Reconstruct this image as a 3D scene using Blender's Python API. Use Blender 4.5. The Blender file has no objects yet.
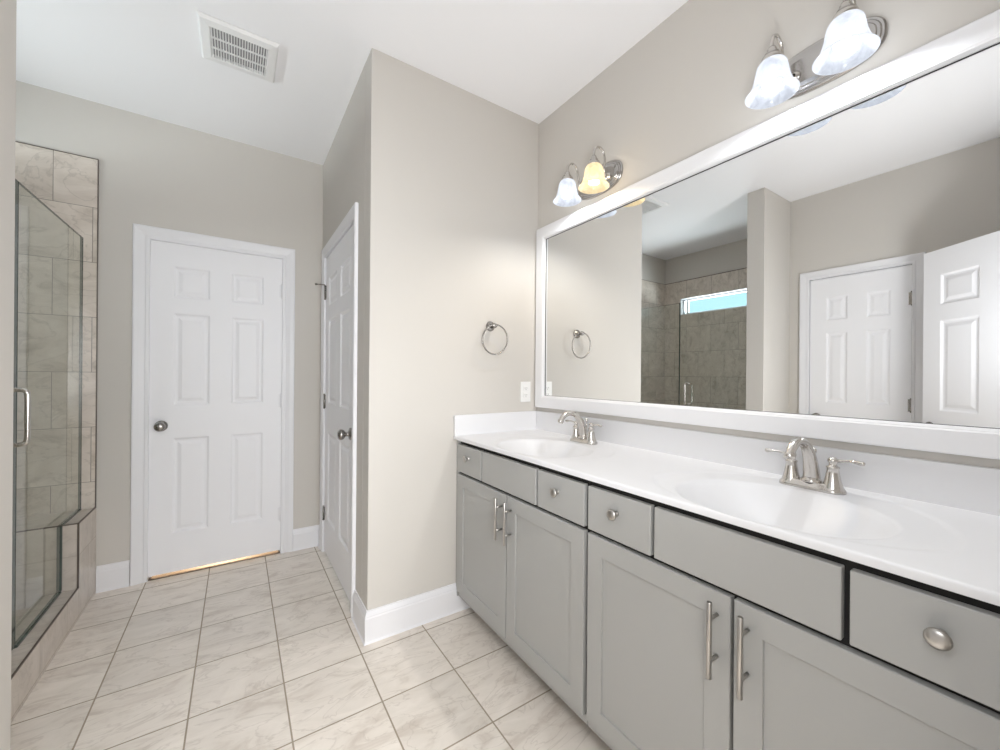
import bpy, bmesh, math, random
from mathutils import Vector, Matrix
random.seed(3)
sc = bpy.context.scene
COL = sc.collection
PI = math.pi

# ------------------------------------------------------------------ camera, world, exposure
def make_camera():
    cam = bpy.data.cameras.new('camera')
    cam.sensor_width = 36.0
    cam.lens = 395.8 * 36.0 / 1000.0
    cam.clip_start = 0.02
    o = bpy.data.objects.new('camera', cam)
    COL.objects.link(o)
    yaw, roll = math.radians(33.529), math.radians(0.458)
    F = Vector((math.sin(yaw), math.cos(yaw), 0))
    R = Vector((math.cos(yaw), -math.sin(yaw), 0))
    U = Vector((0, 0, 1))
    R2 = R * math.cos(roll) + U * math.sin(roll)
    U2 = -R * math.sin(roll) + U * math.cos(roll)
    m = Matrix.Identity(4)
    for i in range(3):
        m[i][0] = R2[i]; m[i][1] = U2[i]; m[i][2] = -F[i]
    m[0][3], m[1][3], m[2][3] = 0, 0, 1.237
    o.matrix_world = m
    sc.camera = o
make_camera()

w = bpy.data.worlds.new('daylight'); sc.world = w; w.use_nodes = True
bg = w.node_tree.nodes['Background']
bg.inputs[0].default_value = (0.50, 0.78, 0.92, 1)
bg.inputs[1].default_value = 1.0

sc.view_settings.view_transform = 'Standard'
sc.view_settings.look = 'None'
sc.view_settings.gamma = 1
sc.view_settings.use_curve_mapping = False
sc.view_settings.exposure = 0.68
sc.cycles.max_bounces = 14
sc.cycles.diffuse_bounces = 8
sc.cycles.glossy_bounces = 6
sc.cycles.transparent_max_bounces = 16
sc.cycles.sample_clamp_indirect = 6.0
sc.cycles.caustics_reflective = False
sc.cycles.caustics_refractive = False

H = 2.743          # ceiling height
XR = 1.495         # vanity wall
YT = 1.854         # towel ring wall
XS = 0.505         # closet side wall
YF = 3.099         # far wall
XL = -0.97         # left wall with the narrow door
XP = -0.496        # end of the stub wall
YP0, YP1 = 1.462, 1.592
XB = -1.635        # back of shower
YN = 0.0           # near wall

def area(name, loc, rot, sx, sy, power, color=(1, 1, 1)):
    l = bpy.data.lights.new(name, 'AREA'); l.shape = 'RECTANGLE'; l.size = sx; l.size_y = sy
    l.energy = power; l.color = color
    o = bpy.data.objects.new(name, l); COL.objects.link(o); o.location = loc; o.rotation_euler = rot
    return o
def point(name, loc, power, color, r=0.03):
    l = bpy.data.lights.new(name, 'POINT'); l.energy = power; l.color = color; l.shadow_soft_size = r
    o = bpy.data.objects.new(name, l); COL.objects.link(o); o.location = loc
    return o
# fill lights added in the unseen bedroom; lit room behind the far door
area('bedroom_top_fill', (0.1, -1.5, 2.70), (0, 0, 0), 1.6, 1.6, 70, (0.96, 0.98, 1.0))  # added fill, no known ceiling lamp here
area('bedroom_end_fill', (0.1, -3.0, 1.5), (PI/2, 0, 0), 2.4, 1.6, 50, (0.90, 0.95, 1.0))  # added fill panel, the end wall has no window
# added fill near the camera: spot bounced off the ceiling, and a soft point
sp = bpy.data.lights.new('ceiling_bounce_fill', 'SPOT'); sp.energy = 33; sp.color = (0.94, 0.97, 1.0); sp.spot_size = math.radians(165); sp.spot_blend = 1.0; sp.shadow_soft_size = 0.15
so = bpy.data.objects.new('ceiling_bounce_fill', sp); COL.objects.link(so); so.location = (0.25, 0.10, 1.05); so.rotation_euler = (PI-0.80, 0, 0.0)
point('soft_fill', (0.12, 0.02, 1.45), 8, (0.94, 0.97, 1.0), 0.22)  # added soft fill beside the camera
# daylight falling through the high shower window
area('window_daylight', (XB-0.75, 2.43, 1.55), (0, -PI/2-0.75, 0), 0.8, 1.6, 135, (0.92, 0.97, 1.0))
point('hall_lamp', (-0.1, 4.1, 0.8), 60, (1.0, 0.80, 0.55), 0.05)

# ------------------------------------------------------------------ material helpers
def new_mat(name):
    m = bpy.data.materials.new(name); m.use_nodes = True
    nt = m.node_tree
    return m, nt, nt.nodes['Principled BSDF']
def srgb(r, g, b):
    f = lambda c: (c/255/12.92) if c/255 <= .04045 else ((c/255+.055)/1.055)**2.4
    return (f(r), f(g), f(b), 1)
def simple(name, col, rough=0.5, metal=0.0, bump=0.0, bscale=200, spec=0.5, var=0.0, vscale=3):
    m, nt, b = new_mat(name)
    b.inputs['Base Color'].default_value = col
    b.inputs['Roughness'].default_value = rough
    b.inputs['Metallic'].default_value = metal
    b.inputs['Specular IOR Level'].default_value = spec
    tc = nt.nodes.new('ShaderNodeTexCoord')
    if var > 0:
        n = nt.nodes.new('ShaderNodeTexNoise'); n.inputs['Scale'].default_value = vscale
        nt.links.new(tc.outputs['Object'], n.inputs['Vector'])
        mx = nt.nodes.new('ShaderNodeMix'); mx.data_type = 'RGBA'
        mx.inputs[6].default_value = col
        mx.inputs[7].default_value = (col[0]*(1-var), col[1]*(1-var), col[2]*(1-var), 1)
        nt.links.new(n.outputs['Fac'], mx.inputs[0]); nt.links.new(mx.outputs[2], b.inputs['Base Color'])
    if bump > 0:
        n = nt.nodes.new('ShaderNodeTexNoise'); n.inputs['Scale'].default_value = bscale
        nt.links.new(tc.outputs['Object'], n.inputs['Vector'])
        bp = nt.nodes.new('ShaderNodeBump'); bp.inputs['Strength'].default_value = bump; bp.inputs['Distance'].default_value = 0.001
        nt.links.new(n.outputs['Fac'], bp.inputs['Height']); nt.links.new(bp.outputs[0], b.inputs['Normal'])
    return m
def tile_mat(name, axes, off, size, offset, cols, grout, rough, veins=1.0, mortar=0.004, bumpd=0.0015):
    """square tiles laid in the plane of two object axes, marbled"""
    m, nt, b = new_mat(name)
    N, L = nt.nodes, nt.links
    tc = N.new('ShaderNodeTexCoord'); sx = N.new('ShaderNodeSeparateXYZ'); L.new(tc.outputs['Object'], sx.inputs[0])
    cx = N.new('ShaderNodeCombineXYZ')
    for k in range(2):
        a = N.new('ShaderNodeMath'); a.operation = 'SUBTRACT'; a.inputs[1].default_value = off[k] - 30*size*2
        L.new(sx.outputs[axes[k]], a.inputs[0]); L.new(a.outputs[0], cx.inputs[k])
    br = N.new('ShaderNodeTexBrick'); br.offset = offset; br.offset_frequency = 2; br.squash = 1
    br.inputs['Scale'].default_value = 1; br.inputs['Brick Width'].default_value = size; br.inputs['Row Height'].default_value = size
    br.inputs['Mortar Size'].default_value = mortar/2; br.inputs['Mortar Smooth'].default_value = 0.15
    br.inputs['Color1'].default_value = (0, 0, 0, 1); br.inputs['Color2'].default_value = (1, 1, 1, 1); br.inputs['Mortar'].default_value = (0.5, 0.5, 0.5, 1)
    br.inputs['Bias'].default_value = 0
    L.new(cx.outputs[0], br.inputs['Vector'])
    # each tile shifts the marble pattern
    sh = N.new('ShaderNodeVectorMath'); sh.operation = 'MULTIPLY_ADD'
    L.new(br.outputs['Color'], sh.inputs[0]); sh.inputs[1].default_value = (7, 11, 5); L.new(tc.outputs['Object'], sh.inputs[2])
    # stretch on a diagonal
    mp = N.new('ShaderNodeMapping'); mp.inputs['Rotation'].default_value = (0.4, 0.3, 0.75); mp.inputs['Scale'].default_value = (1.0, 2.6, 1.7)
    L.new(sh.outputs[0], mp.inputs[0])
    n1 = N.new('ShaderNodeTexNoise'); n1.inputs['Scale'].default_value = 5.0; n1.inputs['Detail'].default_value = 9; n1.inputs['Roughness'].default_value = 0.62; n1.inputs['Distortion'].default_value = 0.9
    L.new(mp.outputs[0], n1.inputs['Vector'])
    cr = N.new('ShaderNodeValToRGB'); e = cr.color_ramp.elements
    e[0].position = 0.30; e[0].color = cols[2]; e[1].position = 0.68; e[1].color = cols[0]
    mid = e.new(0.46); mid.color = cols[1]
    L.new(n1.outputs['Fac'], cr.inputs[0])
    # thin veins: noise near its middle value
    n2 = N.new('ShaderNodeTexNoise'); n2.inputs['Scale'].default_value = 3.6; n2.inputs['Detail'].default_value = 6; n2.inputs['Distortion'].default_value = 1.6
    L.new(mp.outputs[0], n2.inputs['Vector'])
    s = N.new('ShaderNodeMath'); s.operation = 'SUBTRACT'; s.inputs[1].default_value = 0.5; L.new(n2.outputs['Fac'], s.inputs[0])
    ab = N.new('ShaderNodeMath'); ab.operation = 'ABSOLUTE'; L.new(s.outputs[0], ab.inputs[0])
    mr = N.new('ShaderNodeMapRange'); mr.inputs[1].default_value = 0.0; mr.inputs[2].default_value = 0.022; mr.inputs[3].default_value = 0.35*veins; mr.inputs[4].default_value = 0.0
    L.new(ab.outputs[0], mr.inputs[0])
    mv = N.new('ShaderNodeMix'); mv.data_type = 'RGBA'; L.new(mr.outputs[0], mv.inputs[0]); L.new(cr.outputs[0], mv.inputs[6]); mv.inputs[7].default_value = cols[3]
    # tone per tile
    hs = N.new('ShaderNodeHueSaturation'); L.new(mv.outputs[2], hs.inputs['Color'])
    vr = N.new('ShaderNodeMapRange'); vr.inputs[3].default_value = 0.95; vr.inputs[4].default_value = 1.05; L.new(br.outputs['Color'], vr.inputs[0]); L.new(vr.outputs[0], hs.inputs['Value'])
    mg = N.new('ShaderNodeMix'); mg.data_type = 'RGBA'; L.new(br.outputs['Fac'], mg.inputs[0]); L.new(hs.outputs[0], mg.inputs[6]); mg.inputs[7].default_value = grout
    L.new(mg.outputs[2], b.inputs['Base Color'])
    rr = N.new('ShaderNodeMapRange'); rr.inputs[3].default_value = rough; rr.inputs[4].default_value = 0.85; L.new(br.outputs['Fac'], rr.inputs[0]); L.new(rr.outputs[0], b.inputs['Roughness'])
    iv = N.new('ShaderNodeMath'); iv.operation = 'SUBTRACT'; iv.inputs[0].default_value = 1; L.new(br.outputs['Fac'], iv.inputs[1])
    bp = N.new('ShaderNodeBump'); bp.inputs['Strength'].default_value = 0.6; bp.inputs['Distance'].default_value = bumpd
    L.new(iv.outputs[0], bp.inputs['Height']); L.new(bp.outputs[0], b.inputs['Normal'])
    return m

M = {}
M['wall'] = simple('greige_paint', srgb(207, 203, 197), 0.75, bump=0.12, bscale=350, spec=0.2)
M['ceiling'] = simple('ceiling_paint', srgb(244, 244, 246), 0.9, bump=0.1, bscale=300, spec=0.1)
M['white'] = simple('white_trim_paint', srgb(232, 232, 235), 0.38, spec=0.4)
M['door'] = simple('white_door_paint', srgb(240, 240, 243), 0.42, spec=0.4)
M['frame'] = simple('mirror_frame_paint', srgb(238, 238, 240), 0.35, spec=0.4)
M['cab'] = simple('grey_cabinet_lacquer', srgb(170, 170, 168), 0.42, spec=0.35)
M['gap_shadow'] = simple('painted_gap_shadow', srgb(44, 43, 42), 0.7, spec=0.2)  # near-black stands in for shadow in the cabinet gaps and mirror rabbet
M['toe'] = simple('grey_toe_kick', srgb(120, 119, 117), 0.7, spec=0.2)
M['marble'] = simple('white_cultured_marble', srgb(229, 229, 231), 0.34, spec=0.25, var=0.035, vscale=5)
M['nickel'] = simple('brushed_nickel', srgb(208, 204, 199), 0.2, 1.0)
M['nickel_d'] = simple('dark_satin_nickel', srgb(158, 154, 150), 0.26, 1.0)
M['nickel_b'] = simple('satin_nickel_pull', srgb(186, 183, 179), 0.32, 1.0)
M['plate'] = simple('polished_nickel_plate', srgb(182, 180, 178), 0.2, 1.0)
M['bronze'] = simple('dark_tile_edge_metal', srgb(112, 102, 94), 0.4, 0.6)
M['plastic'] = simple('white_plastic', srgb(240, 240, 238), 0.35)
M['slot'] = simple('dark_slot', srgb(70, 70, 70), 0.6)
M['vent'] = simple('white_vent_plastic', srgb(236, 236, 236), 0.5)
M['ventdark'] = simple('vent_inside', srgb(165, 165, 167), 0.9)
M['carpet'] = simple('beige_carpet', srgb(190, 182, 170), 0.95, bump=0.5, bscale=500, spec=0.1)
M['wood'] = simple('oak_floor', srgb(196, 150, 98), 0.5, var=0.3, vscale=8)
M['mirror'] = simple('mirror_silver', (0.90, 0.91, 0.91, 1), 0.0, 1.0)

marb = (srgb(230, 222, 213), srgb(220, 212, 202), srgb(200, 189, 178), srgb(176, 165, 154))
M['floor'] = tile_mat('floor_tile', (0, 1), (0.162, 1.486), 0.302, 0.0, marb, srgb(160, 148, 131), 0.30, 1.0, 0.006)
smarb = (srgb(226, 217, 207), srgb(212, 202, 191), srgb(188, 178, 166), srgb(160, 151, 141))
sg = srgb(140, 132, 122)
M['tile_yz'] = tile_mat('shower_tile_side', (1, 2), (2.80, 0.015), 0.305, 0.5, smarb, sg, 0.16, 1.0, 0.003)
M['tile_xz'] = tile_mat('shower_tile_end', (0, 2), (-0.83, 0.015), 0.305, 0.5, smarb, sg, 0.16, 1.0, 0.003)
bm_ = (srgb(212, 203, 194), srgb(200, 191, 181), srgb(182, 172, 162), srgb(160, 150, 141))
M['bench'] = tile_mat('bench_tile', (1, 2), (2.80, 0.015), 0.305, 0.5, bm_, srgb(178, 168, 156), 0.3, 0.8, 0.003)
M['benchx'] = tile_mat('bench_tile_end', (0, 2), (-0.83, 0.015), 0.305, 0.5, bm_, srgb(178, 168, 156), 0.3, 0.8, 0.003)
M['pan'] = tile_mat('shower_floor_tile', (0, 1), (0, 0), 0.052, 0.0, smarb, sg, 0.4, 0.3, 0.004)

def glass_mat(name, tint, refl=1.0):
    m = bpy.data.materials.new(name); m.use_nodes = True
    nt = m.node_tree; N, L = nt.nodes, nt.links; N.clear()
    out = N.new('ShaderNodeOutputMaterial'); tr = N.new('ShaderNodeBsdfTransparent'); tr.inputs[0].default_value = tint
    gl = N.new('ShaderNodeBsdfGlossy'); gl.inputs['Roughness'].default_value = 0.0; gl.inputs[0].default_value = (refl, refl, refl, 1)
    fr = N.new('ShaderNodeFresnel'); fr.inputs[0].default_value = 1.5
    # reflect on the entry face only, so the thin sheet shows no total internal reflection
    ge = N.new('ShaderNodeNewGeometry'); iv = N.new('ShaderNodeMath'); iv.operation = 'SUBTRACT'; iv.inputs[0].default_value = 1; L.new(ge.outputs['Backfacing'], iv.inputs[1])
    mu = N.new('ShaderNodeMath'); mu.operation = 'MULTIPLY'; L.new(fr.outputs[0], mu.inputs[0]); L.new(iv.outputs[0], mu.inputs[1])
    mx = N.new('ShaderNodeMixShader'); L.new(mu.outputs[0], mx.inputs[0]); L.new(tr.outputs[0], mx.inputs[1]); L.new(gl.outputs[0], mx.inputs[2])
    L.new(mx.outputs[0], out.inputs[0])
    return m
M['glass'] = glass_mat('shower_glass', (0.95, 0.97, 0.955, 1))
M['winglass'] = glass_mat('window_glass', (0.95, 0.98, 0.98, 1))
M['glassedge'] = simple('glass_edge', srgb(62, 74, 68), 0.1, spec=0.6)

def shade_mat(name, col, emit, es):
    m = bpy.data.materials.new(name); m.use_nodes = True
    nt = m.node_tree; N, L = nt.nodes, nt.links; N.clear()
    out = N.new('ShaderNodeOutputMaterial')
    tl = N.new('ShaderNodeBsdfTranslucent'); tl.inputs[0].default_value = col
    df = N.new('ShaderNodeBsdfDiffuse'); df.inputs[0].default_value = col
    tr = N.new('ShaderNodeBsdfTransparent'); tr.inputs[0].default_value = (1, 1, 1, 1)
    gl = N.new('ShaderNodeBsdfGlossy'); gl.inputs['Roughness'].default_value = 0.15
    em = N.new('ShaderNodeEmission'); em.inputs[0].default_value = emit; em.inputs[1].default_value = es
    # alabaster swirls
    tc = N.new('ShaderNodeTexCoord'); n = N.new('ShaderNodeTexNoise'); n.inputs['Scale'].default_value = 22; n.inputs['Distortion'].default_value = 2.0
    L.new(tc.outputs['Object'], n.inputs['Vector'])
    mr = N.new('ShaderNodeMapRange'); mr.inputs[1].default_value = 0.35; mr.inputs[2].default_value = 0.65; mr.inputs[3].default_value = 0.78*es; mr.inputs[4].default_value = es
    L.new(n.outputs['Fac'], mr.inputs[0]); L.new(mr.outputs[0], em.inputs[1])
    m1 = N.new('ShaderNodeMixShader'); m1.inputs[0].default_value = 0.3; L.new(tl.outputs[0], m1.inputs[1]); L.new(df.outputs[0], m1.inputs[2])
    m2 = N.new('ShaderNodeMixShader'); m2.inputs[0].default_value = 0.18; L.new(m1.outputs[0], m2.inputs[1]); L.new(tr.outputs[0], m2.inputs[2])
    fr = N.new('ShaderNodeFresnel'); fr.inputs[0].default_value = 1.35
    m3 = N.new('ShaderNodeMixShader'); L.new(fr.outputs[0], m3.inputs[0]); L.new(m2.outputs[0], m3.inputs[1]); L.new(gl.outputs[0], m3.inputs[2])
    ad = N.new('ShaderNodeAddShader'); L.new(m3.outputs[0], ad.inputs[0]); L.new(em.outputs[0], ad.inputs[1])
    L.new(ad.outputs[0], out.inputs[0])
    return m
M['shade_cool'] = shade_mat('frosted_cool_shade', (0.012, 0.0125, 0.014, 1), (0.83, 0.885, 1.0, 1), 0.44)
M['shade_warm'] = shade_mat('frosted_warm_shade', (0.014, 0.012, 0.009, 1), (1.0, 0.78, 0.46, 1), 0.55)
def emit_mat(name, col, s):
    m = bpy.data.materials.new(name); m.use_nodes = True
    nt = m.node_tree; N, L = nt.nodes, nt.links; N.clear()
    out = N.new('ShaderNodeOutputMaterial'); em = N.new('ShaderNodeEmission'); em.inputs[0].default_value = col; em.inputs[1].default_value = s
    tr = N.new('ShaderNodeBsdfTransparent'); tr.inputs[0].default_value = (0.9, 0.9, 0.9, 1); ad = N.new('ShaderNodeAddShader')   # frosted envelope around the glowing core
    L.new(em.outputs[0], ad.inputs[0]); L.new(tr.outputs[0], ad.inputs[1]); L.new(ad.outputs[0], out.inputs[0]); return m
M['bulb_cool'] = emit_mat('cool_bulb', (0.95, 0.97, 1, 1), 2.5)
M['bulb_warm'] = emit_mat('warm_bulb', (1.0, 0.80, 0.50, 1), 2.5)

# ------------------------------------------------------------------ geometry helpers
def newbm(): return bmesh.new()
def add_box(bm, x0, x1, y0, y1, z0, z1, bev=0.0, seg=2, mi=0):
    t = bmesh.new()
    v = [t.verts.new((x, y, z)) for x in (x0, x1) for y in (y0, y1) for z in (z0, z1)]
    for f in ((0,1,3,2), (4,6,7,5), (0,4,5,1), (2,3,7,6), (0,2,6,4), (1,5,7,3)):
        t.faces.new([v[i] for i in f])
    bmesh.ops.recalc_face_normals(t, faces=t.faces)
    if bev > 0: bmesh.ops.bevel(t, geom=list(t.edges), offset=bev, segments=seg, affect='EDGES', profile=0.5)
    for f in t.faces: f.material_index = mi
    merge(bm, t)
def merge(bm, t, mat=None):
    mp = {}
    for v in t.verts: mp[v] = bm.verts.new(mat @ v.co if mat else v.co)
    for f in t.faces:
        g = bm.faces.new([mp[v] for v in f.verts]); g.smooth = f.smooth; g.material_index = f.material_index
    t.free()
def frame_for(axis):
    a = Vector(axis).normalized()
    u = a.orthogonal().normalized(); v = a.cross(u)
    return a, u, v
def add_lathe(bm, prof, origin, axis=(0, 0, 1), n=32, sx=1.0, sy=1.0, mi=0):
    """prof: list of (radius, height along axis)"""
    a = Vector(axis).normalized()
    if abs(a.z) > 0.9: u, v = Vector((1, 0, 0)), Vector((0, 1, 0)) if a.z > 0 else Vector((0, -1, 0))
    else: v = Vector((0, 0, 1)); u = v.cross(a).normalized()
    o = Vector(origin); rings = []
    for r, h in prof:
        if r < 1e-6: rings.append([bm.verts.new(o + a*h)])
        else: rings.append([bm.verts.new(o + a*h + u*(r*sx*math.cos(2*PI*k/n)) + v*(r*sy*math.sin(2*PI*k/n))) for k in range(n)])
    for A, B in zip(rings, rings[1:]):
        for k in range(n):
            q = []
            for x in ((A, k), (A, k+1), (B, k+1), (B, k)):
                vv = x[0][x[1] % len(x[0])] if len(x[0]) > 1 else x[0][0]
                if vv not in q: q.append(vv)
            if len(q) > 2:
                try:
                    f = bm.faces.new(q); f.smooth = True; f.material_index = mi
                except ValueError: pass
def catmull(P, m=8):
    out = []
    P = [Vector(p) for p in P]
    Q = [P[0]*2-P[1]] + P + [P[-1]*2-P[-2]]
    for i in range(1, len(Q)-2):
        p0, p1, p2, p3 = Q[i-1:i+3]
        for k in range(m):
            t = k/m
            out.append(0.5*((2*p1)+(-p0+p2)*t+(2*p0-5*p1+4*p2-p3)*t*t+(-p0+3*p1-3*p2+p3)*t**3))
    out.append(P[-1]); return out
def add_tube(bm, pts, radii, n=14, closed=False, caps=True, mi=0, flat=1.0):
    pts = [Vector(p) for p in pts]; N = len(pts)
    if not hasattr(radii, '__len__'): radii = [radii]*N
    T = []
    for i in range(N):
        a = pts[(i+1) % N] if (closed or i < N-1) else pts[i]; b = pts[i-1] if (closed or i > 0) else pts[i]
        T.append((a-b).normalized())
    u = T[0].orthogonal().normalized(); rings = []
    for i in range(N):
        u = (u - T[i]*u.dot(T[i])).normalized(); v = T[i].cross(u)
        rings.append([bm.verts.new(pts[i] + (u*math.cos(2*PI*k/n) + v*math.sin(2*PI*k/n)*flat)*radii[i]) for k in range(n)])
    pairs = list(zip(rings, rings[1:])) + ([(rings[-1], rings[0])] if closed else [])
    for A, B in pairs:
        for k in range(n):
            f = bm.faces.new((A[k], A[(k+1) % n], B[(k+1) % n], B[k])); f.smooth = True; f.material_index = mi
    if caps and not closed:
        bm.faces.new(rings[0][::-1]).material_index = mi; bm.faces.new(rings[-1]).material_index = mi
def add_extrude(bm, outline, origin, U, V, W, depth, mi=0, smooth=False):
    """outline polygon (u,v) extruded along W"""
    o, U, V, W = Vector(origin), Vector(U), Vector(V), Vector(W)
    a = [bm.verts.new(o + U*p[0] + V*p[1]) for p in outline]
    b = [bm.verts.new(o + U*p[0] + V*p[1] + W*depth) for p in outline]
    n = len(a)
    bm.faces.new(a[::-1]).material_index = mi; bm.faces.new(b).material_index = mi
    for k in range(n):
        f = bm.faces.new((a[k], a[(k+1) % n], b[(k+1) % n], b[k])); f.material_index = mi; f.smooth = smooth
def obj(name, bm, mats, parent=None, loc=None, rotz=0.0, fix=True):
    if fix: bmesh.ops.recalc_face_normals(bm, faces=bm.faces)
    me = bpy.data.meshes.new(name); bm.to_mesh(me); bm.free()
    for m in (mats if isinstance(mats, (list, tuple)) else [mats]): me.materials.append(M[m] if isinstance(m, str) else m)
    o = bpy.data.objects.new(name, me); COL.objects.link(o)
    if parent: o.parent = parent
    if loc: o.location = loc
    if rotz: o.rotation_euler = (0, 0, rotz)
    return o
def struct(name, bm, m, **k):
    o = obj(name, bm, m, **k); o['kind'] = 'structure'; return o
def tag(o, label, cat, group=None):
    o['label'] = label; o['category'] = cat
    if group: o['group'] = group
    return o
def thing(name, label, cat, loc=(0, 0, 0), rotz=0.0, group=None):
    o = bpy.data.objects.new(name, None); COL.objects.link(o); o.empty_display_size = 0.1
    o.location = loc; o.rotation_euler = (0, 0, rotz)
    return tag(o, label, cat, group)
def copy_tree(o, parent=None):
    c = o.copy(); COL.objects.link(c)
    if parent: c.parent = parent
    for ch in list(o.children): copy_tree(ch, c)
    return c

# ------------------------------------------------------------------ room shell
T = 0.12
def shell():
    bm = newbm(); add_box(bm, XB-T, XR+T, -T, YF+T, -0.1, 0.0); struct('floor', bm, 'floor')
    bm = newbm(); add_box(bm, XB-T, XR+T, -T, YF+T, H, H+0.1); struct('ceiling', bm, 'ceiling')
    bm = newbm(); add_box(bm, XR, XR+T, -T, YT+0.1, 0, H); struct('wall_right', bm, 'wall')
    # towel ring wall: its left edge is a corner of the room
    bm = newbm(); add_box(bm, XS, XR, YT, YT+0.1, 0, H, bev=0.003, seg=2); struct('wall_towel', bm, 'wall')
    # closet side wall with door opening
    d0, d1, dz = 2.138, 2.966, 2.043
    bm = newbm(); add_box(bm, XS, XS+0.1, YT+0.1, d0, 0, H); add_box(bm, XS, XS+0.1, d1, YF, 0, H); add_box(bm, XS, XS+0.1, d0, d1, dz, H); struct('wall_closet', bm, 'wall')
    # far wall with door opening
    a0, a1, az = -0.440, 0.256, 2.024
    bm = newbm(); add_box(bm, XB-T, a0, YF, YF+T, 0, H); add_box(bm, a1, XR, YF, YF+T, 0, H); add_box(bm, a0, a1, YF, YF+T, az, H); struct('wall_far', bm, 'wall')
    # stub wall at the near end of the shower
    bm = newbm(); add_box(bm, XB, XP, YP0, YP1, 0, H, bev=0.003); struct('wall_partition', bm, 'wall')
    # left wall with the narrow door
    b0, b1, bz = 0.715, 1.325, 2.043
    bm = newbm(); add_box(bm, XL-T, XL, -T, b0, 0, H); add_box(bm, XL-T, XL, b1, YP0, 0, H); add_box(bm, XL-T, XL, b0, b1, bz, H); struct('wall_left', bm, 'wall')
    # closet behind that door is closed off
    bm = newbm(); add_box(bm, XL-0.7, XL-0.65, 0.5, 1.46, 0, H); struct('wall_linen_back', bm, 'wall')
    # near wall with the doorway the photographer stands in
    bm = newbm(); add_box(bm, XL, -0.245, -T, YN, 0, H); add_box(bm, 0.535, XR, -T, YN, 0, H); add_box(bm, -0.245, 0.535, -T, YN, 2.05, H); struct('wall_near', bm, 'wall')
    # shower back wall with the high window
    w0, w1, z0, z1 = 1.98, 2.88, 2.00, 2.205
    bm = newbm()
    add_box(bm, XB-T, XB, YP1-0.13, w0, 0, H); add_box(bm, XB-T, XB, w1, YF, 0, H); add_box(bm, XB-T, XB, w0, w1, 0, z0); add_box(bm, XB-T, XB, w0, w1, z1, H)
    struct('wall_shower', bm, 'wall')
    # tile skins
    tt = 0.010
    bm = newbm(); x0, x1 = XB, XB+tt
    add_box(bm, x0, x1, YP1, w0, 0, 2.42); add_box(bm, x0, x1, w1, YF-tt, 0, 2.42); add_box(bm, x0, x1, w0, w1, 0, z0); add_box(bm, x0, x1, w0, w1, z1, 2.42)
    struct('trim_1', bm, 'tile_yz')
    bm = newbm(); add_box(bm, XB, -0.660, YF-tt, YF, 0, 2.42); struct('trim_2', bm, 'tile_xz')
    bm = newbm(); add_box(bm, XB+tt, -0.660, YP1, YP1+tt, 0, 2.42); struct('trim_3', bm, 'tile_xz')
    bm = newbm(); add_box(bm, XB+tt, -0.78, YP1+tt, YF-tt, 0.001, 0.035); struct('floor_shower', bm, 'pan')
    # dark metal edge strips around the tile
    bm = newbm(); s = 0.006
    add_box(bm, -0.660, -0.6565, YF-0.0115, YF, 0.48, 2.424)
    add_box(bm, XB+tt, -0.660, YF-0.0115, YF, 2.42, 2.424)
    add_box(bm, XB, XB+0.013, YP1, YF, 2.42, 2.426)
    add_box(bm, XB+tt, -0.654, YP1, YP1+0.013, 2.42, 2.426)
    add_box(bm, -0.660, -0.654, YP1, YP1+0.013, 0.16, 2.42)
    struct('trim_4', bm, 'bronze')
    # window: frame, mullions, glass
    bm = newbm(); xo, xi = XB-0.075, XB-0.035; f = 0.028
    add_box(bm, xo, xi, w0, w1, z0, z0+0.022); add_box(bm, xo, xi, w0, w1, z1-f, z1); add_box(bm, xo, xi, w0, w0+f, z0+0.022, z1-f); add_box(bm, xo, xi, w1-f, w1, z0+0.022, z1-f)
    add_box(bm, xo+0.01, xi-0.01, w1-0.075, w1-0.05, z0+0.022, z1-f)
    # white returns of the opening
    add_box(bm, XB-0.034, XB+0.012, w0, w1, z1-0.008, z1); add_box(bm, XB-0.034, XB+0.012, w1-0.008, w1, z0, z1-0.008); add_box(bm, XB-0.034, XB+0.012, w0, w0+0.008, z0, z1-0.008); add_box(bm, XB-0.034, XB+0.012, w0+0.008, w1-0.008, z0, z0+0.006)
    wn = struct('window_1', bm, 'white')
    bm = newbm(); add_box(bm, XB-0.058, XB-0.052, w0+f, w1-f, z0+0.022, z1-f); obj('window_pane', bm, 'winglass', wn)
    # adjoining rooms behind the camera and behind the far door
    bm = newbm(); add_box(bm, -1.9, 2.1, -3.2, -T, -0.1, -0.001); struct('floor_bedroom', bm, 'carpet')
    bm = newbm(); add_box(bm, -1.9, 2.1, -3.2, -T, H, H+0.1); struct('ceiling_bedroom', bm, 'ceiling')
    bm = newbm(); add_box(bm, -2.0, -1.9, -3.2, -T, 0, H); struct('wall_bedroom_left', bm, 'wall')
    bm = newbm(); add_box(bm, 2.1, 2.2, -3.2, -T, 0, H); struct('wall_bedroom_right', bm, 'wall')
    bm = newbm(); add_box(bm, -2.0, 2.2, -3.3, -3.2, 0, H); struct('wall_bedroom_end', bm, 'wall')
    bm = newbm(); add_box(bm, -2.0, XL-T, -T, -T+0.1, 0, H); add_box(bm, XR+T, 2.2, -T, -T+0.1, 0, H); struct('wall_bedroom_near', bm, 'wall')
    bm = newbm(); add_box(bm, -1.2, 1.2, YF+T, 4.9, -0.1, 0.0); struct('floor_hall', bm, 'wood')
    bm = newbm(); add_box(bm, -1.3, -1.2, YF+T, 4.9, 0, H); struct('wall_hall_left', bm, 'wall')
    bm = newbm(); add_box(bm, 1.2, 1.3, YF+T, 4.9, 0, H); struct('wall_hall_right', bm, 'wall')
    bm = newbm(); add_box(bm, -1.3, 1.3, 4.9, 5.0, 0, H); struct('wall_hall_end', bm, 'wall')
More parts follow.
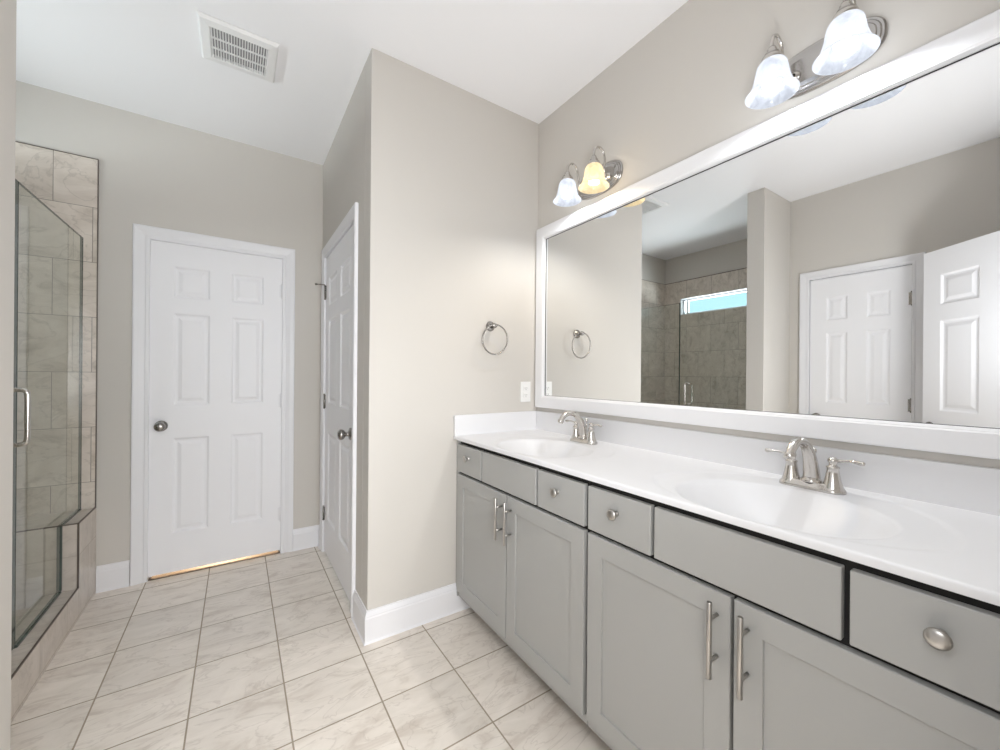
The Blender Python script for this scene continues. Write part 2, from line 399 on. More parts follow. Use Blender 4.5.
    bm = newbm(); add_box(bm, -1.3, 1.3, YF+T, 5.0, H, H+0.1); struct('ceiling_hall', bm, 'ceiling')
shell()

# ------------------------------------------------------------------ baseboards (profile extruded along the wall)
BP = [(0, 0), (0.014, 0), (0.014, 0.112), (0.0115, 0.118), (0.0115, 0.123), (0.009, 0.131), (0.0055, 0.140), (0.005, 0.146), (0, 0.146)]
CK = [(0.014, 0), (0.019, 0), (0.0185, 0.004), (0.014, 0.009)]
def baseboard(name, segs):
    """segs: (x0,y0,x1,y1,nx,ny, e0, e1) run from point to point, normal to room, e: extra length for an outside corner"""
    bm = newbm()
    for x0, y0, x1, y1, nx, ny, e0, e1 in segs:
        d = Vector((x1-x0, y1-y0, 0)); Ln = d.length; d.normalize(); n = Vector((nx, ny, 0))
        for prof in (BP, CK):
            a, b = [], []
            for t, z in prof:
                a.append(bm.verts.new(Vector((x0, y0, z)) + n*t - d*(t*e0)))
                b.append(bm.verts.new(Vector((x1, y1, z)) + n*t + d*(t*e1)))
            k = len(a)
            for i in range(k): bm.faces.new((a[i], a[(i+1) % k], b[(i+1) % k], b[i]))
            bm.faces.new(a[::-1]); bm.faces.new(b)
    struct(name, bm, 'white')
baseboard('baseboard_towel', [(XS, YT, 1.044, YT, 0, -1, 1, 0)])
baseboard('baseboard_closet', [(XS, YT, XS, 2.074, -1, 0, 1, 0), (XS, 3.031, XS, YF, -1, 0, 0, -1)])
baseboard('baseboard_far', [(-0.653, YF, -0.515, YF, 0, -1, 0, 0), (0.329, YF, XS, YF, 0, -1, 0, -1)])
baseboard('baseboard_left', [(XL, 0, XL, 0.645, 1, 0, 0, 0), (XL, 1.393, XL, YP0, 1, 0, 0, -1)])
baseboard('baseboard_partition', [(XL, YP0, XP, YP0, 0, -1, -1, 1), (XP, YP0, XP, YP1, 1, 0, 1, 1), (XP, YP1, -0.652, YP1, 0, 1, 1, 0)])
baseboard('baseboard_near', [(XL, YN, -0.325, YN, 0, 1, -1, 0), (0.62, YN, 0.94, YN, 0, 1, 0, 0)])

# ------------------------------------------------------------------ doors
def panel_rows(h0): return [(0.255, 0.84), (1.035, 1.60), (1.692, 1.885)]
def door_face(bm, W, z0, z1, y, sgn, stile=0.105, mull=0.107):
    pw = (W - 2*stile - mull)/2
    xs = [0, stile, stile+pw, stile+pw+mull, W-stile, W]
    zs = [z0]
    for a, b in panel_rows(0): zs += [a, b]
    zs.append(z1)
    def quad(p): 
        f = bm.faces.new([bm.verts.new(q) for q in (p if sgn > 0 else p[::-1])]); return f
    for i in range(5):
        for j in range(len(zs)-1):
            x0, x1, a, b = xs[i], xs[i+1], zs[j], zs[j+1]
            if i in (1, 3) and j % 2 == 1:
                rings = [(0, 0), (0.004, 0.0005), (0.014, 0.0085), (0.022, 0.009), (0.026, 0.009), (0.044, 0.003), (0.047, 0.0026)]
                rr = [[(x0+e, y+sgn*d, a+e), (x1-e, y+sgn*d, a+e), (x1-e, y+sgn*d, b-e), (x0+e, y+sgn*d, b-e)] for e, d in rings]
                for A, B in zip(rr, rr[1:]):
                    for k in range(4): quad([A[k], A[(k+1) % 4], B[(k+1) % 4], B[k]])
                quad(rr[-1])
            else: quad([(x0, y, a), (x1, y, a), (x1, y, b), (x0, y, b)])
def door_slab(W, z0, z1, th=0.035):
    """local: x 0..W, front face at y=0 looking to -y, back at y=th"""
    bm = newbm()
    door_face(bm, W, z0, z1, 0, 1); door_face(bm, W, z0, z1, th, -1)
    for p in ([(0, 0, z0), (0, 0, z1), (0, th, z1), (0, th, z0)], [(W, 0, z0), (W, th, z0), (W, th, z1), (W, 0, z1)],
              [(0, 0, z1), (W, 0, z1), (W, th, z1), (0, th, z1)], [(0, 0, z0), (0, th, z0), (W, th, z0), (W, 0, z0)]):
        bm.faces.new([bm.verts.new(q) for q in p])
    bmesh.ops.remove_doubles(bm, verts=bm.verts, dist=1e-5)
    return bm
def knob_bm(x, z, sgn=-1, y0=0.0, th=0.035):
    bm = newbm()
    prof = [(0, 0), (0.032, 0), (0.0325, 0.004), (0.030, 0.008), (0.018, 0.011), (0.0115, 0.014), (0.0105, 0.026), (0.013, 0.031), (0.022, 0.036), (0.0265, 0.044), (0.0275, 0.052), (0.0255, 0.060), (0.019, 0.066), (0.009, 0.069), (0, 0.0695)]
    add_lathe(bm, prof, (x, y0, z), (0, sgn, 0), 32)
    return bm
def hinge_bm(x, z, y=-0.006):
    bm = newbm()
    add_tube(bm, [(x, y, z-0.045), (x, y, z+0.045)], 0.006, 12)
    for k in (-1, 1): add_lathe(bm, [(0.0, 0), (0.0066, 0.0), (0.0066, 0.004), (0.003, 0.007), (0, 0.007)], (x, y, z+k*0.045), (0, 0, k), 12)
    for k in (-0.015, 0.015): add_tube(bm, [(x, y, z+k-0.0008), (x, y, z+k+0.0008)], 0.0068, 12)
    add_box(bm, x-0.017, x+0.017, y+0.0045, y+0.0065, z-0.044, z+0.044)
    return bm
def casing(name, x0, x1, ztop, wd, loc, rotz):
    """mitred casing around an opening, room side is -y"""
    prof = [(0.0, 0.0), (0.0, -0.009), (0.003, -0.011), (wd*0.22, -0.012), (wd*0.27, -0.0095), (wd*0.34, -0.010), (wd*0.62, -0.0155), (wd*0.86, -0.018), (wd*0.96, -0.0175), (wd, -0.014), (wd, 0.0)]
    bm = newbm(); R = []
    for d, y in prof:
        R.append([bm.verts.new(p) for p in ((x0-d, y, 0), (x0-d, y, ztop+d), (x1+d, y, ztop+d), (x1+d, y, 0))])
    n = len(R)
    for i in range(n):
        A, B = R[i], R[(i+1) % n]
        for k in range(3): bm.faces.new((A[k], A[k+1], B[k+1], B[k]))
    bm.faces.new([r[0] for r in R]); bm.faces.new([r[3] for r in R][::-1])
    # jamb lining the opening, and stop behind the slab
    th = 0.10
    add_box(bm, x0-0.004, x0+0.0, 0, th, 0, ztop); add_box(bm, x1, x1+0.004, 0, th, 0, ztop); add_box(bm, x0, x1, 0, th, ztop-0.0, ztop+0.004)
    add_box(bm, x0, x0+0.012, 0.040, 0.052, 0, ztop); add_box(bm, x1-0.012, x1, 0.040, 0.052, 0, ztop); add_box(bm, x0+0.012, x1-0.012, 0.040, 0.052, ztop-0.012, ztop)
    return struct(name, bm, 'white', loc=loc, rotz=rotz)
def hung_door(name, W, z0, z1, loc, rotz, knob_x, knob_z, hinge_x, hinge_zs, hinge_mat='nickel_d', back_knob=False):
    d = struct(name, door_slab(W, z0, z1), 'door', loc=loc, rotz=rotz)
    obj('door_knob', knob_bm(knob_x, knob_z), 'nickel_d', d)
    if back_knob: obj('door_knob', knob_bm(knob_x, knob_z, 1, 0.035), 'nickel_d', d)
    for z in hinge_zs: obj('hinge', hinge_bm(hinge_x, z), hinge_mat, d)
    return d
# far door
casing('trim_5', -0.436, 0.252, 2.022, 0.076, (0, YF, 0), 0)
hung_door('door_1', 0.687, 0.023, 2.0215, (-0.4355, YF+0.003, 0), 0, 0.054, 0.915, 0.6875, (0.27, 1.05, 1.80), 'white')
bm = newbm(); add_box(bm, -0.434, 0.250, YF-0.002, YF+0.05, 0.0005, 0.005, bev=0.0015); struct('trim_9', bm, 'bronze')
# closet door in the side wall: local x runs toward -Y, front looks to -X
casing('trim_6', 0.0, 0.826, 2.041, 0.064, (XS, 2.965, 0), -PI/2)
dc = hung_door('door_2', 0.818, 0.018, 2.036, (XS+0.003, 2.961, 0), -PI/2, 0.755, 0.915, -0.003, (0.27, 1.045, 1.80))
bm = newbm()   # hinge pin door stop on the top hinge
add_tube(bm, [(-0.003, -0.008, 1.852), (-0.004, -0.030, 1.853), (-0.020, -0.058, 1.855)], 0.0035, 10)
add_lathe(bm, [(0, 0), (0.007, 0), (0.008, 0.004), (0.007, 0.009), (0, 0.010)], (-0.020, -0.058, 1.855), (-0.5, -0.86, 0), 12)
obj('door_stop', bm, 'nickel_d', dc)
# narrow door in the left wall: local x runs toward +Y, front looks to +X
casing('trim_7', 0.0, 0.600, 2.041, 0.066, (XL, 0.720, 0), PI/2)
hung_door('door_3', 0.592, 0.018, 2.036, (XL-0.003, 0.724, 0), PI/2, 0.545, 0.915, -0.002, (0.27, 1.045, 1.80))
# entry door, standing open into the room
ang = math.atan2(0.78, -0.625)
d4 = hung_door('door_4', 0.760, 0.018, 2.040, (-0.240, 0.030, 0), ang, 0.712, 0.93, 0.0, (0.27, 1.045, 1.80), 'nickel_d', True)
casing('trim_8', -0.535, 0.245, 2.05, 0.070, (0, YN, 0), PI)

# ------------------------------------------------------------------ shower bench, curb, glass
XO = -0.655
b0 = 2.803
bm = newbm(); add_box(bm, XB+0.010, XO, b0, YF-0.010, 0.0, 0.477, mi=0)
for f in bm.faces:
    if abs(f.normal.y) > 0.9: f.material_index = 1
bench = obj('shower_bench', bm, ['bench', 'benchx']); tag(bench, 'marbled beige tiled shower bench built into the corner beside the far wall', 'bench')
bm = newbm()
add_box(bm, XO-0.006, XO+0.001, b0-0.001, YF-0.010, 0.477, 0.482); add_box(bm, XB+0.011, XO+0.001, b0-0.001, b0+0.006, 0.477, 0.482); add_box(bm, XO-0.006, XO+0.001, b0-0.002, b0+0.005, 0.155, 0.477)
obj('edge_strip', bm, 'bronze', bench)['label'] = 'dark metal edge strip'
bm = newbm(); add_box(bm, -0.785, XO, YP1+0.010, b0-0.0025, 0.0, 0.155)
curb = obj('shower_curb', bm, 'bench'); tag(curb, 'low marbled beige tiled curb the shower glass stands on', 'curb')
bm = newbm(); add_box(bm, XO-0.006, XO+0.001, YP1+0.013, b0-0.003, 0.155, 0.160); obj('edge_strip', bm, 'bronze', curb)['label'] = 'dark metal edge strip'

XG = -0.720
def glass_sheet(name, outline, parent=None):
    bm = newbm(); t = 0.010
    a = [bm.verts.new((XG-t/2, y, z)) for y, z in outline]; b = [bm.verts.new((XG+t/2, y, z)) for y, z in outline]; n = len(a)
    bm.faces.new(a).material_index = 0; bm.faces.new(b).material_index = 0
    for k in range(n): bm.faces.new((a[k], a[(k+1) % n], b[(k+1) % n], b[k])).material_index = 1
    return obj(name, bm, ['glass', 'glassedge'], parent)
gp = glass_sheet('glass_panel', [(YF-0.012, 1.975), (2.322, 1.975), (2.322, 0.158), (b0-0.004, 0.158), (b0-0.004, 0.483), (YF-0.012, 0.483)])
tag(gp, 'fixed clear glass shower panel notched around the tiled bench', 'glass panel')
bm = newbm()
add_box(bm, XG-0.006, XG+0.006, YF-0.0135, YF-0.0105, 0.484, 1.975); add_box(bm, XG-0.009, XG+0.009, b0, YF-0.016, 0.4775, 0.4835); add_box(bm, XG-0.009, XG+0.009, b0-0.0105, b0-0.0040, 0.165, 0.480); add_box(bm, XG-0.009, XG+0.009, 2.33, b0-0.011, 0.1555, 0.162)
obj('channel', bm, 'glassedge', gp)
gd = glass_sheet('glass_door', [(1.606, 0.165), (2.316, 0.165), (2.316, 1.975), (1.606, 1.975)])
tag(gd, 'clear glass shower door with a metal bow handle', 'shower door')
bm = newbm(); yh = 2.222
for s in (1, -1):
    xs_ = XG + s*0.005; xo_ = XG + s*0.062
    add_tube(bm, catmull([(xs_, yh, 0.965), (xs_+s*0.03, yh, 0.962), (xo_-s*0.006, yh, 0.968), (xo_, yh, 0.99), (xo_, yh, 1.065), (xo_, yh, 1.14), (xo_-s*0.006, yh, 1.163), (xs_+s*0.03, yh, 1.168), (xs_, yh, 1.165)], 6), 0.0085, 14)
    for z in (0.965, 1.165): add_lathe(bm, [(0, 0), (0.013, 0), (0.013, 0.004), (0.008, 0.005)], (xs_, yh, z), (s, 0, 0), 16)
obj('handle', bm, 'nickel', gd)['label'] = 'brushed nickel bow handle'
for z in (0.42, 1.72):
    bm = newbm(); add_box(bm, XG-0.014, XG+0.014, YP1+0.0105, YP1+0.075, z-0.045, z+0.045, bev=0.003); obj('hinge', bm, 'nickel', gd)

# ------------------------------------------------------------------ vanity cabinets
XFr = 0.950      # front plane of doors and drawers
XC = 0.971       # face frame plane
ZT = 0.902       # underside of counter
def shaker(bm, y0, y1, z0, z1, x=XFr, rail=0.060, dep=0.007, th=0.019):
    e = 0.0018
    def ring(i, d): return [(x+d, y0+i, z0+i), (x+d, y1-i, z0+i), (x+d, y1-i, z1-i), (x+d, y0+i, z1-i)]
    rr = [ring(0, th), ring(0, e), ring(e, 0), ring(rail-0.001, 0), ring(rail, 0.001), ring(rail+0.0005, dep)]
    for A, B in zip(rr, rr[1:]):
        for k in range(4): bm.faces.new([bm.verts.new(q) for q in (A[k], A[(k+1) % 4], B[(k+1) % 4], B[k])])
    bm.faces.new([bm.verts.new(q) for q in rr[-1]]); bm.faces.new([bm.verts.new(q) for q in rr[0][::-1]])
    bmesh.ops.remove_doubles(bm, verts=bm.verts, dist=1e-5)
def slab_front(bm, y0, y1, z0, z1): add_box(bm, XFr, XFr+0.019, y0, y1, z0, z1, bev=0.0025, seg=2)
def cab_knob(y, z, parent):
    bm = newbm()
    add_lathe(bm, [(0, 0), (0.0085, 0), (0.0085, 0.0025), (0.0055, 0.005), (0.0050, 0.012), (0.0085, 0.017), (0.0150, 0.020), (0.0165, 0.0225), (0.0160, 0.0255), (0.0120, 0.0285), (0.006, 0.0298), (0, 0.030)], (XFr+0.0005, y, z), (-1, 0, 0), 28)
    obj('knob', bm, 'nickel_b', parent)
def cab_pull(y, z0, z1, parent):
    bm = newbm(); x = XFr-0.034
    add_tube(bm, [(x, y, z0), (x, y, z0+0.001), (x, y, z1-0.001), (x, y, z1)], [0.0052, 0.006, 0.006, 0.0052], 16)
    for z in (z0+0.040, z1-0.040): add_tube(bm, [(x, y, z), (XFr+0.0005, y, z)], 0.0046, 12)
    obj('bar_pull', bm, 'nickel_b', parent)
def vanity(y0, y1, label, filler=0.0):
    """y1 is the end toward the towel wall"""
    t = thing('vanity_cabinet', label, 'cabinet', (1.2, (y0+y1)/2, 0), 0, 'grey vanity cabinets under the counter')
    def part(name, bm, mat):
        o = obj(name, bm, mat, t); o.location = (-t.location.x, -t.location.y, 0); return o
    bm = newbm()
    add_box(bm, XC+0.019, XR-0.001, y0+0.0008, y0+0.019, 0.087, 0.895); add_box(bm, XC+0.019, XR-0.001, y1-0.019, y1-0.0008, 0.087, 0.895)
    add_box(bm, XC+0.019, XR-0.001, y0+0.019, y1-0.019, 0.087, 0.105); add_box(bm, XR-0.012, XR-0.001, y0+0.019, y1-0.019, 0.105, 0.895)
    part('body', bm, 'cab')
    ye = y1-filler
    c = (y0+ye)/2; W = ye-y0
    bm = newbm(); add_box(bm, XC, XC+0.0185, y0+0.0008, ye-0.0008, 0.118, 0.8995); part('face_frame', bm, 'gap_shadow')['label'] = 'face frame coloured dark for the shadow in the gaps'  # frame is really cabinet grey; gap shadow is put into its colour
    bm = newbm(); add_box(bm, XC-0.004, XC+0.0185, y0+0.0008, ye-0.0008, 0.087, 0.1175); 
    if filler > 0: add_box(bm, XC-0.012, XC+0.0185, ye, y1-0.0012, 0.087, 0.8995)
    part('bottom_rail', bm, 'cab')
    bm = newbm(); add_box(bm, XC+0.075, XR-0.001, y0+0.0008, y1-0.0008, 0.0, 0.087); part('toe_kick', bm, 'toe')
    g = 0.007
    dz0, dz1 = 0.7405, 0.8800
    g = 0.008
    ysplit = [y0+g, y0+0.2495, y0+0.2615, ye-0.2525, ye-0.2415, ye-g]   # two small drawers either side of a false front
    def dpart(name, bm, mat='cab'):
        o = obj(name, bm, mat, t); o.location = (-t.location.x, -t.location.y, 0); return o
    for a, b in ((ysplit[0], ysplit[1]), (ysplit[4], ysplit[5])):
        bm = newbm(); slab_front(bm, a, b, dz0, dz1); d = dpart('drawer', bm); cab_knob((a+b)/2+0.006*(b < c), 0.824, d)
    bm = newbm(); slab_front(bm, ysplit[2], ysplit[3], dz0, dz1); dpart('false_front', bm)
    for a, b, py in ((y0+g, c-0.004, c-0.034), (c+0.004, ye-g, c+0.034)):
        bm = newbm(); shaker(bm, a, b, 0.121, 0.7275); d = dpart('door', bm); cab_pull(py, 0.536, 0.714, d)
    return t
vanity(0.921, YT-0.001, 'grey shaker vanity cabinet against the towel ring wall, under the far sink', 0.021)
vanity(0.003, 0.9195, 'grey shaker vanity cabinet closest to the camera, under the near sink')

# ------------------------------------------------------------------ countertop with moulded basins
SINKS = (1.374, 0.460)
ZC = 0.919
def sstep(t): t = max(0.0, min(1.0, t)); return t*t*(3-2*t)
def ctop_z(x, y):
    z = ZC
    for c in SINKS:
        dx, dy = x-1.145, y-c
        # shallow moulded apron around the bowl
        ax = 0.315 if dx > 0 else 0.19
        R = math.sqrt((dx/ax)**2 + (dy/0.325)**2)
        z -= 0.0035*sstep((1.0-R)/0.055)
        r = math.sqrt((dx/0.200)**2 + (dy/0.240)**2)
        if r < 1.0: z -= 0.112*(1-r*r)**1.15*sstep((1-r)/0.09+0.12)
    return z
bm = newbm()
x0, x1, y0, y1 = 0.939, XR-0.001, 0.003, YT-0.001
nx, ny = 92, 300
# rounded front edge columns then the flat
cols = [(x0, ZT-ZC), (x0, -0.010), (x0+0.0006, -0.005), (x0+0.0022, -0.0018), (x0+0.0050, 0.0)]
grid = []
for j in range(ny+1):
    y = y0+(y1-y0)*j/ny
    row = [bm.verts.new((cx, y, ZC+cz)) for cx, cz in cols]
    for i in range(1, nx+1):
        x = x0+0.005+(x1-x0-0.005)*i/nx
        row.append(bm.verts.new((x, y, ctop_z(x, y))))
    row.append(bm.verts.new((x1, y, ZT)))
    grid.append(row)
for j in range(ny):
    for i in range(len(grid[0])-1):
        f = bm.faces.new((grid[j][i], grid[j][i+1], grid[j+1][i+1], grid[j+1][i])); f.smooth = True
for r in (grid[0], grid[-1]):
    pass
bmesh.ops.recalc_face_normals(bm, faces=bm.faces)
# underside strip along the front
add_box(bm, 0.9395, 0.985, y0, y1, ZT-0.0005, ZT+0.0005)
ct = obj('countertop', bm, 'marble', fix=False); tag(ct, 'long white cultured marble vanity countertop with two moulded oval basins', 'countertop')
for c in SINKS:
    bm = newbm(); zb = ctop_z(1.155, c)+0.0015
    add_lathe(bm, [(0, 0.001), (0.012, 0.001), (0.014, 0.003), (0.021, 0.003), (0.023, 0.0), (0.022, -0.004)], (1.155, c, zb), (0, 0, 1), 24)
    obj('drain', bm, 'nickel', ct)['label'] = 'round metal drain'
bm = newbm(); add_box(bm, XR-0.019, XR-0.001, 0.003, YT-0.001, ZC-0.002, 1.026, bev=0.002); obj('backsplash', bm, 'marble', ct)
bm = newbm(); add_box(bm, 0.9395, XR-0.0195, YT-0.019, YT-0.001, ZC-0.002, 1.026, bev=0.002); obj('side_splash', bm, 'marble', ct)

# ------------------------------------------------------------------ faucets
def faucet(y, label):
    z = ZC-0.0035
    t = thing('faucet', label, 'faucet', (1.398, y, z), 0, 'brushed nickel centerset faucets')
    # base: long stepped plate
    def stad(a, b, n=12):
        out = []
        for k in range(n+1): th = -PI/2+PI*k/n; out.append((b*math.cos(th), a-b+b*math.sin(th)+0))
        for k in range(n+1): th = PI/2+PI*k/n; out.append((b*math.cos(th), -(a-b)+b*math.sin(th)))
        return out
    def stadium_at(bm, a, b, zz):
        n = 12; pts = []
        for k in range(n+1): th = PI*k/n; pts.append((b*math.cos(th), (a-b)+b*math.sin(th), zz))
        for k in range(n+1): th = PI+PI*k/n; pts.append((b*math.cos(th), -(a-b)+b*math.sin(th), zz))
        return [bm.verts.new(p) for p in pts]
    bm = newbm()
    rings = [stadium_at(bm, a, b, zz) for a, b, zz in ((0.080, 0.030, 0), (0.080, 0.030, 0.005), (0.078, 0.028, 0.009), (0.075, 0.024, 0.013), (0.072, 0.021, 0.019), (0.069, 0.018, 0.021))]
    n = len(rings[0])
    for A, B in zip(rings, rings[1:]):
        for k in range(n): bm.faces.new((A[k], A[(k+1) % n], B[(k+1) % n], B[k])).smooth = True
    bm.faces.new(rings[-1]); bm.faces.new(rings[0][::-1])
    obj('base', bm, 'nickel', t)
    # spout, sweeping toward the basin (-x)
    bm = newbm()
    P = catmull([(0.004, 0, 0.012), (0.001, 0, 0.042), (-0.010, 0, 0.080), (-0.028, 0, 0.112), (-0.056, 0, 0.135), (-0.090, 0, 0.144), (-0.122, 0, 0.136), (-0.144, 0, 0.117), (-0.150, 0, 0.105)], 7)
    Rr = []
    for i in range(len(P)):
        s = i/(len(P)-1); Rr.append(0.0235-0.0110*min(1, s/0.5)**0.9 - 0.0015*max(0, (s-0.45)/0.55))
    add_tube(bm, P, Rr, 20)
    add_lathe(bm, [(0.025, 0.019), (0.026, 0.024), (0.022, 0.028), (0.020, 0.032)], (0, 0, 0), (0, 0, 1), 24)
    d = (P[-1]-P[-3]).normalized()
    add_tube(bm, [P[-1]-d*0.012, P[-1]-d*0.010, P[-1]+d*0.003, P[-1]+d*0.004], [0.0115, 0.0135, 0.0135, 0.011], 20)
    obj('spout', bm, 'nickel', t)
    # lift rod behind the spout
    bm = newbm(); add_tube(bm, [(0.021, 0, 0.015), (0.021, 0, 0.100)], 0.0024, 10)
    add_lathe(bm, [(0, 0), (0.004, 0), (0.006, 0.005), (0.0055, 0.011), (0.003, 0.015), (0, 0.016)], (0.021, 0, 0.098), (0, 0, 1), 14)
    obj('lift_rod', bm, 'nickel', t)
    for s in (1, -1):
        bm = newbm()
        add_lathe(bm, [(0.0260, 0.004), (0.0260, 0.010), (0.0228, 0.018), (0.0185, 0.034), (0.0150, 0.054), (0.0135, 0.066), (0.0155, 0.068), (0.0155, 0.071), (0.0115, 0.073), (0.0085, 0.077), (0.0095, 0.081), (0.0125, 0.086), (0.0120, 0.092), (0.007, 0.097), (0, 0.099)], (0, s*0.050, 0), (0, 0, 1), 26)
        h = obj('handle', bm, 'nickel', t)
        bm = newbm()
        L = [(0.004, s*0.050, 0.089), (0.003, s*0.066, 0.0895), (0.001, s*0.085, 0.092), (-0.002, s*0.098, 0.0925), (-0.005, s*0.112, 0.0915), (-0.0055, s*0.116, 0.0915)]
        add_tube(bm, catmull(L, 5), [0.0058-0.0022*math.sin(PI*min(1, i/25*1.3)) for i in range(26)], 12)
        add_lathe(bm, [(0, 0), (0.0058, 0), (0.0062, 0.003), (0.0045, 0.006), (0, 0.007)], (-0.005, s*0.113, 0.0915), (-0.1, s, 0), 14)
        obj('lever', bm, 'nickel', h)
    return t
faucet(1.374, 'brushed nickel two-handle faucet on the far sink, beside the towel ring wall')
faucet(0.460, 'brushed nickel two-handle arched faucet on the near sink, closest to the camera')

# ------------------------------------------------------------------ framed mirror
my0, my1, mz0, mz1 = 0.015, 1.842, 1.050, 2.098
fw = 0.070
mt = thing('framed_mirror', 'wide wall mirror in a flat white frame above the vanity', 'mirror', (XR, 0.93, mz0))
off = (-XR, -0.93, -mz0)
bm = newbm()
prof = [(0, 0.0), (0, -0.022), (0.004, -0.025), (fw-0.012, -0.025), (fw-0.008, -0.022), (fw-0.006, -0.022), (fw, -0.013), (fw, 0.0)]
R = []
for d, xx in prof:
    R.append([bm.verts.new(p) for p in ((XR-0.001+xx, my0+d, mz0+d), (XR-0.001+xx, my1-d, mz0+d), (XR-0.001+xx, my1-d, mz1-d), (XR-0.001+xx, my0+d, mz1-d))])
for i in range(len(R)):
    A, B = R[i], R[(i+1) % len(R)]
    for k in range(4): bm.faces.new((A[k], A[(k+1) % 4], B[(k+1) % 4], B[k]))
o = obj('frame', bm, 'frame', mt); o.location = off; o['label'] = 'flat white mirror frame'
bm = newbm(); add_box(bm, XR-0.006, XR-0.002, my0+fw-0.004, my1-fw+0.004, mz0+fw-0.004, mz1-fw+0.004); o = obj('mirror_glass', bm, 'mirror', mt); o.location = off

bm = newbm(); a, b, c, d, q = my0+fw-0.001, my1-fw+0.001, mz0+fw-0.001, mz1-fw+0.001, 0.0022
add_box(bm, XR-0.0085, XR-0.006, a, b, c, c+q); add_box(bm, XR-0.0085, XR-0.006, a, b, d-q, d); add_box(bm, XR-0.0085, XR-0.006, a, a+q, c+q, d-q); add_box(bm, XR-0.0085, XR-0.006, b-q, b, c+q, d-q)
o = obj('rabbet_shadow_strip', bm, 'gap_shadow', mt); o.location = off; o['label'] = 'thin dark strip painting the shadow line around the mirror glass'  # strip added to paint the rabbet shadow, not a real bead

# ------------------------------------------------------------------ vanity lights
def light_fixture(yc, label, mats, powers, cols):
    t = thing('vanity_light', label, 'wall light', (XR, yc, 2.206), 0, 'two-shade nickel vanity lights')
    # stepped oval back plate (local: x toward room is -x)
    bm = newbm(); rings = []
    n = 64
    def oval(a, b, x):
        out = []
        for k in range(n):
            th = 2*PI*k/n; c, s = math.cos(th), math.sin(th)
            e = 2/2.6
            out.append(bm.verts.new((x, a*math.copysign(abs(c)**e, c), b*math.copysign(abs(s)**e, s))))
        return out
    for a, b, x in ((0.143, 0.072, -0.001), (0.143, 0.072, -0.006), (0.139, 0.068, -0.010), (0.134, 0.063, -0.010), (0.131, 0.060, -0.014), (0.125, 0.054, -0.015), (0.122, 0.051, -0.019), (0.110, 0.040, -0.021)): rings.append(oval(a, b, x))
    for A, B in zip(rings, rings[1:]):
        for k in range(n): bm.faces.new((A[k], A[(k+1) % n], B[(k+1) % n], B[k])).smooth = False
    bm.faces.new(rings[-1]); bm.faces.new(rings[0][::-1])
    obj('back_plate', bm, 'plate', t)
    for s, m, pw, cl in zip((1, -1), mats, powers, cols):
        y = s*0.088; xo = -0.135
        arm = newbm()
        add_lathe(arm, [(0, 0.0), (0.018, 0.0), (0.018, 0.004), (0.012, 0.008), (0.007, 0.011)], (-0.020, y*0.8, -0.012), (-1, 0, 0), 20)
        add_tube(arm, catmull([(-0.022, y*0.8, -0.012), (-0.045, y*0.85, -0.012), (-0.060, y*0.92, 0.006), (-0.062, y, 0.045), (-0.072, y, 0.078), (-0.098, y, 0.094), (-0.124, y, 0.082), (-0.135, y, 0.055), (xo, y, 0.030)], 7), 0.0052, 12)
        obj('arm', arm, 'nickel', t)
        bm = newbm()
        add_lathe(bm, [(0, 0.040), (0.010, 0.040), (0.013, 0.034), (0.013, 0.028), (0.019, 0.022), (0.019, 0.016), (0.026, 0.011), (0.029, 0.004), (0.031, -0.006), (0.028, -0.007)], (xo, y, 0.002), (0, 0, 1), 28)
        obj('socket_cap', bm, 'nickel', t)
        bm = newbm()
        outer = [(0.0270, 0.000), (0.0340, -0.005), (0.0395, -0.014), (0.0425, -0.028), (0.0450, -0.044), (0.0485, -0.060), (0.0535, -0.075), (0.0600, -0.088), (0.0680, -0.098), (0.0700, -0.1005)]
        inner = [(0.0680, -0.1005)] + [(r-0.0028, z) for r, z in outer[-2::-1]]
        add_lathe(bm, outer+inner, (xo, y, 0.0), (0, 0, 1), 40)
        obj('lamp_shade', bm, m, t)
        bm = newbm()
        add_lathe(bm, [(0, -0.085), (0.010, -0.084), (0.019, -0.079), (0.0245, -0.069), (0.0255, -0.060), (0.022, -0.048), (0.015, -0.036), (0.012, -0.026), (0.012, -0.016)], (xo, y, 0.0), (0, 0, 1), 24)
        b = obj('bulb', bm, 'bulb_warm' if m == 'shade_warm' else 'bulb_cool', t)
        b.visible_shadow = True
        l = bpy.data.lights.new('bulb_light', 'POINT'); l.energy = pw; l.color = cl; l.shadow_soft_size = 0.024
        lo = bpy.data.objects.new('bulb_light', l); COL.objects.link(lo); lo.parent = t; lo.location = (xo, y, -0.064)
    return t
COOL, WARM = (0.91, 0.955, 1.0), (1.0, 0.78, 0.50)
light_fixture(1.372, 'nickel vanity light above the far sink, with one warm yellow shade', ('shade_cool', 'shade_warm'), (6.3, 5.6), (COOL, WARM))
light_fixture(0.468, 'nickel vanity light above the near sink, both bell shades cool white', ('shade_cool', 'shade_cool'), (6.3, 6.3), (COOL, COOL))

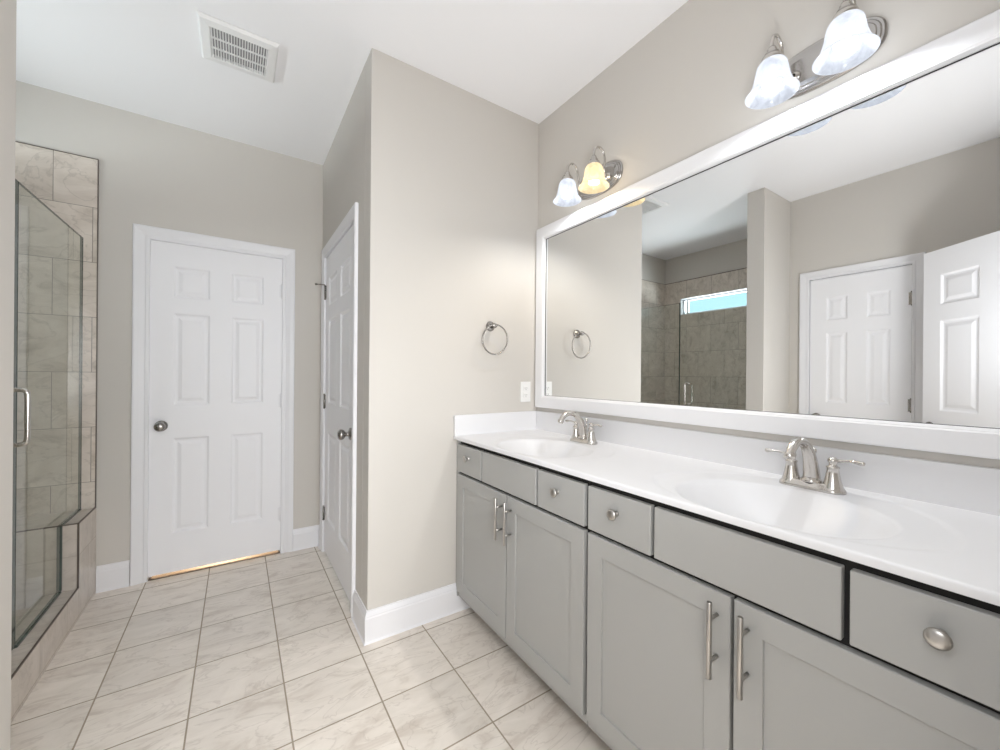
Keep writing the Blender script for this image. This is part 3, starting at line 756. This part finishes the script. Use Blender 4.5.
# ------------------------------------------------------------------ towel ring, outlet, ceiling vent
t = thing('towel_ring', 'round nickel towel ring mounted on the beige wall beside the mirror', 'towel ring', (1.160, YT, 1.505))
bm = newbm(); add_lathe(bm, [(0, 0), (0.027, 0), (0.028, 0.003), (0.026, 0.007), (0.019, 0.010), (0.016, 0.014), (0.013, 0.016)], (0, -0.0005, 0), (0, -1, 0), 28); obj('wall_rose', bm, 'nickel_d', t)
bm = newbm(); add_lathe(bm, [(0.012, 0.012), (0.009, 0.020), (0.009, 0.034), (0.012, 0.040), (0.014, 0.048), (0.012, 0.056), (0.006, 0.060), (0, 0.061)], (0, 0, 0), (0, -1, 0), 24); obj('post', bm, 'nickel_d', t)
bm = newbm(); RR = 0.080
add_tube(bm, [(RR*math.sin(a*2*PI/60)+0.004, -0.048-0.006*math.cos(a*2*PI/60), -0.076+RR*math.cos(a*2*PI/60)) for a in range(60)], 0.0040, 12, closed=True); obj('ring', bm, 'nickel_d', t)

t = thing('electrical_outlet', 'white duplex outlet plate on the beige wall above the side splash', 'outlet', (1.406, YT, 1.140))
bm = newbm(); add_box(bm, -0.036, 0.036, -0.006, -0.0005, -0.059, 0.059, bev=0.002); obj('wall_plate', bm, 'plastic', t)
for s in (1, -1):
    bm = newbm(); add_box(bm, -0.0165, 0.0165, -0.0085, -0.0055, s*0.0195-0.0135, s*0.0195+0.0135, bev=0.002)
    r = obj('receptacle', bm, 'plastic', t)
    bm = newbm(); add_box(bm, -0.0075, -0.0055, -0.0088, -0.0084, s*0.0195-0.001, s*0.0195+0.006); add_box(bm, 0.0055, 0.0075, -0.0088, -0.0084, s*0.0195-0.001, s*0.0195+0.006); add_box(bm, -0.002, 0.002, -0.0088, -0.0084, s*0.0195-0.008, s*0.0195-0.004)
    obj('slots', bm, 'slot', r)

t = thing('ceiling_vent', 'square white exhaust fan grille on the ceiling', 'vent', (-0.002, 2.212, H))
bm = newbm()
def vring(a, b, z): return [bm.verts.new(p) for p in ((-a, -b, z), (a, -b, z), (a, b, z), (-a, b, z))]
A = [vring(0.150, 0.140, -0.0005), vring(0.150, 0.140, -0.006), vring(0.142, 0.132, -0.016), vring(0.112, 0.102, -0.020), vring(0.108, 0.098, -0.018), vring(0.108, 0.098, -0.002)]
for P, Q in zip(A, A[1:]):
    for k in range(4): bm.faces.new((P[k], P[(k+1) % 4], Q[(k+1) % 4], Q[k]))
obj('frame', bm, 'vent', t)
bm = newbm(); add_box(bm, -0.108, 0.108, -0.098, 0.098, -0.003, -0.001); obj('fan_cavity', bm, 'ventdark', t)
bm = newbm()
for k in range(21):
    x = -0.104+0.208*k/20; add_box(bm, x-0.0022, x+0.0022, -0.098, 0.098, -0.018, -0.010)
for y in (-0.033, 0.033): add_box(bm, -0.108, 0.108, y-0.0025, y+0.0025, -0.0175, -0.011)
obj('grille', bm, 'vent', t)
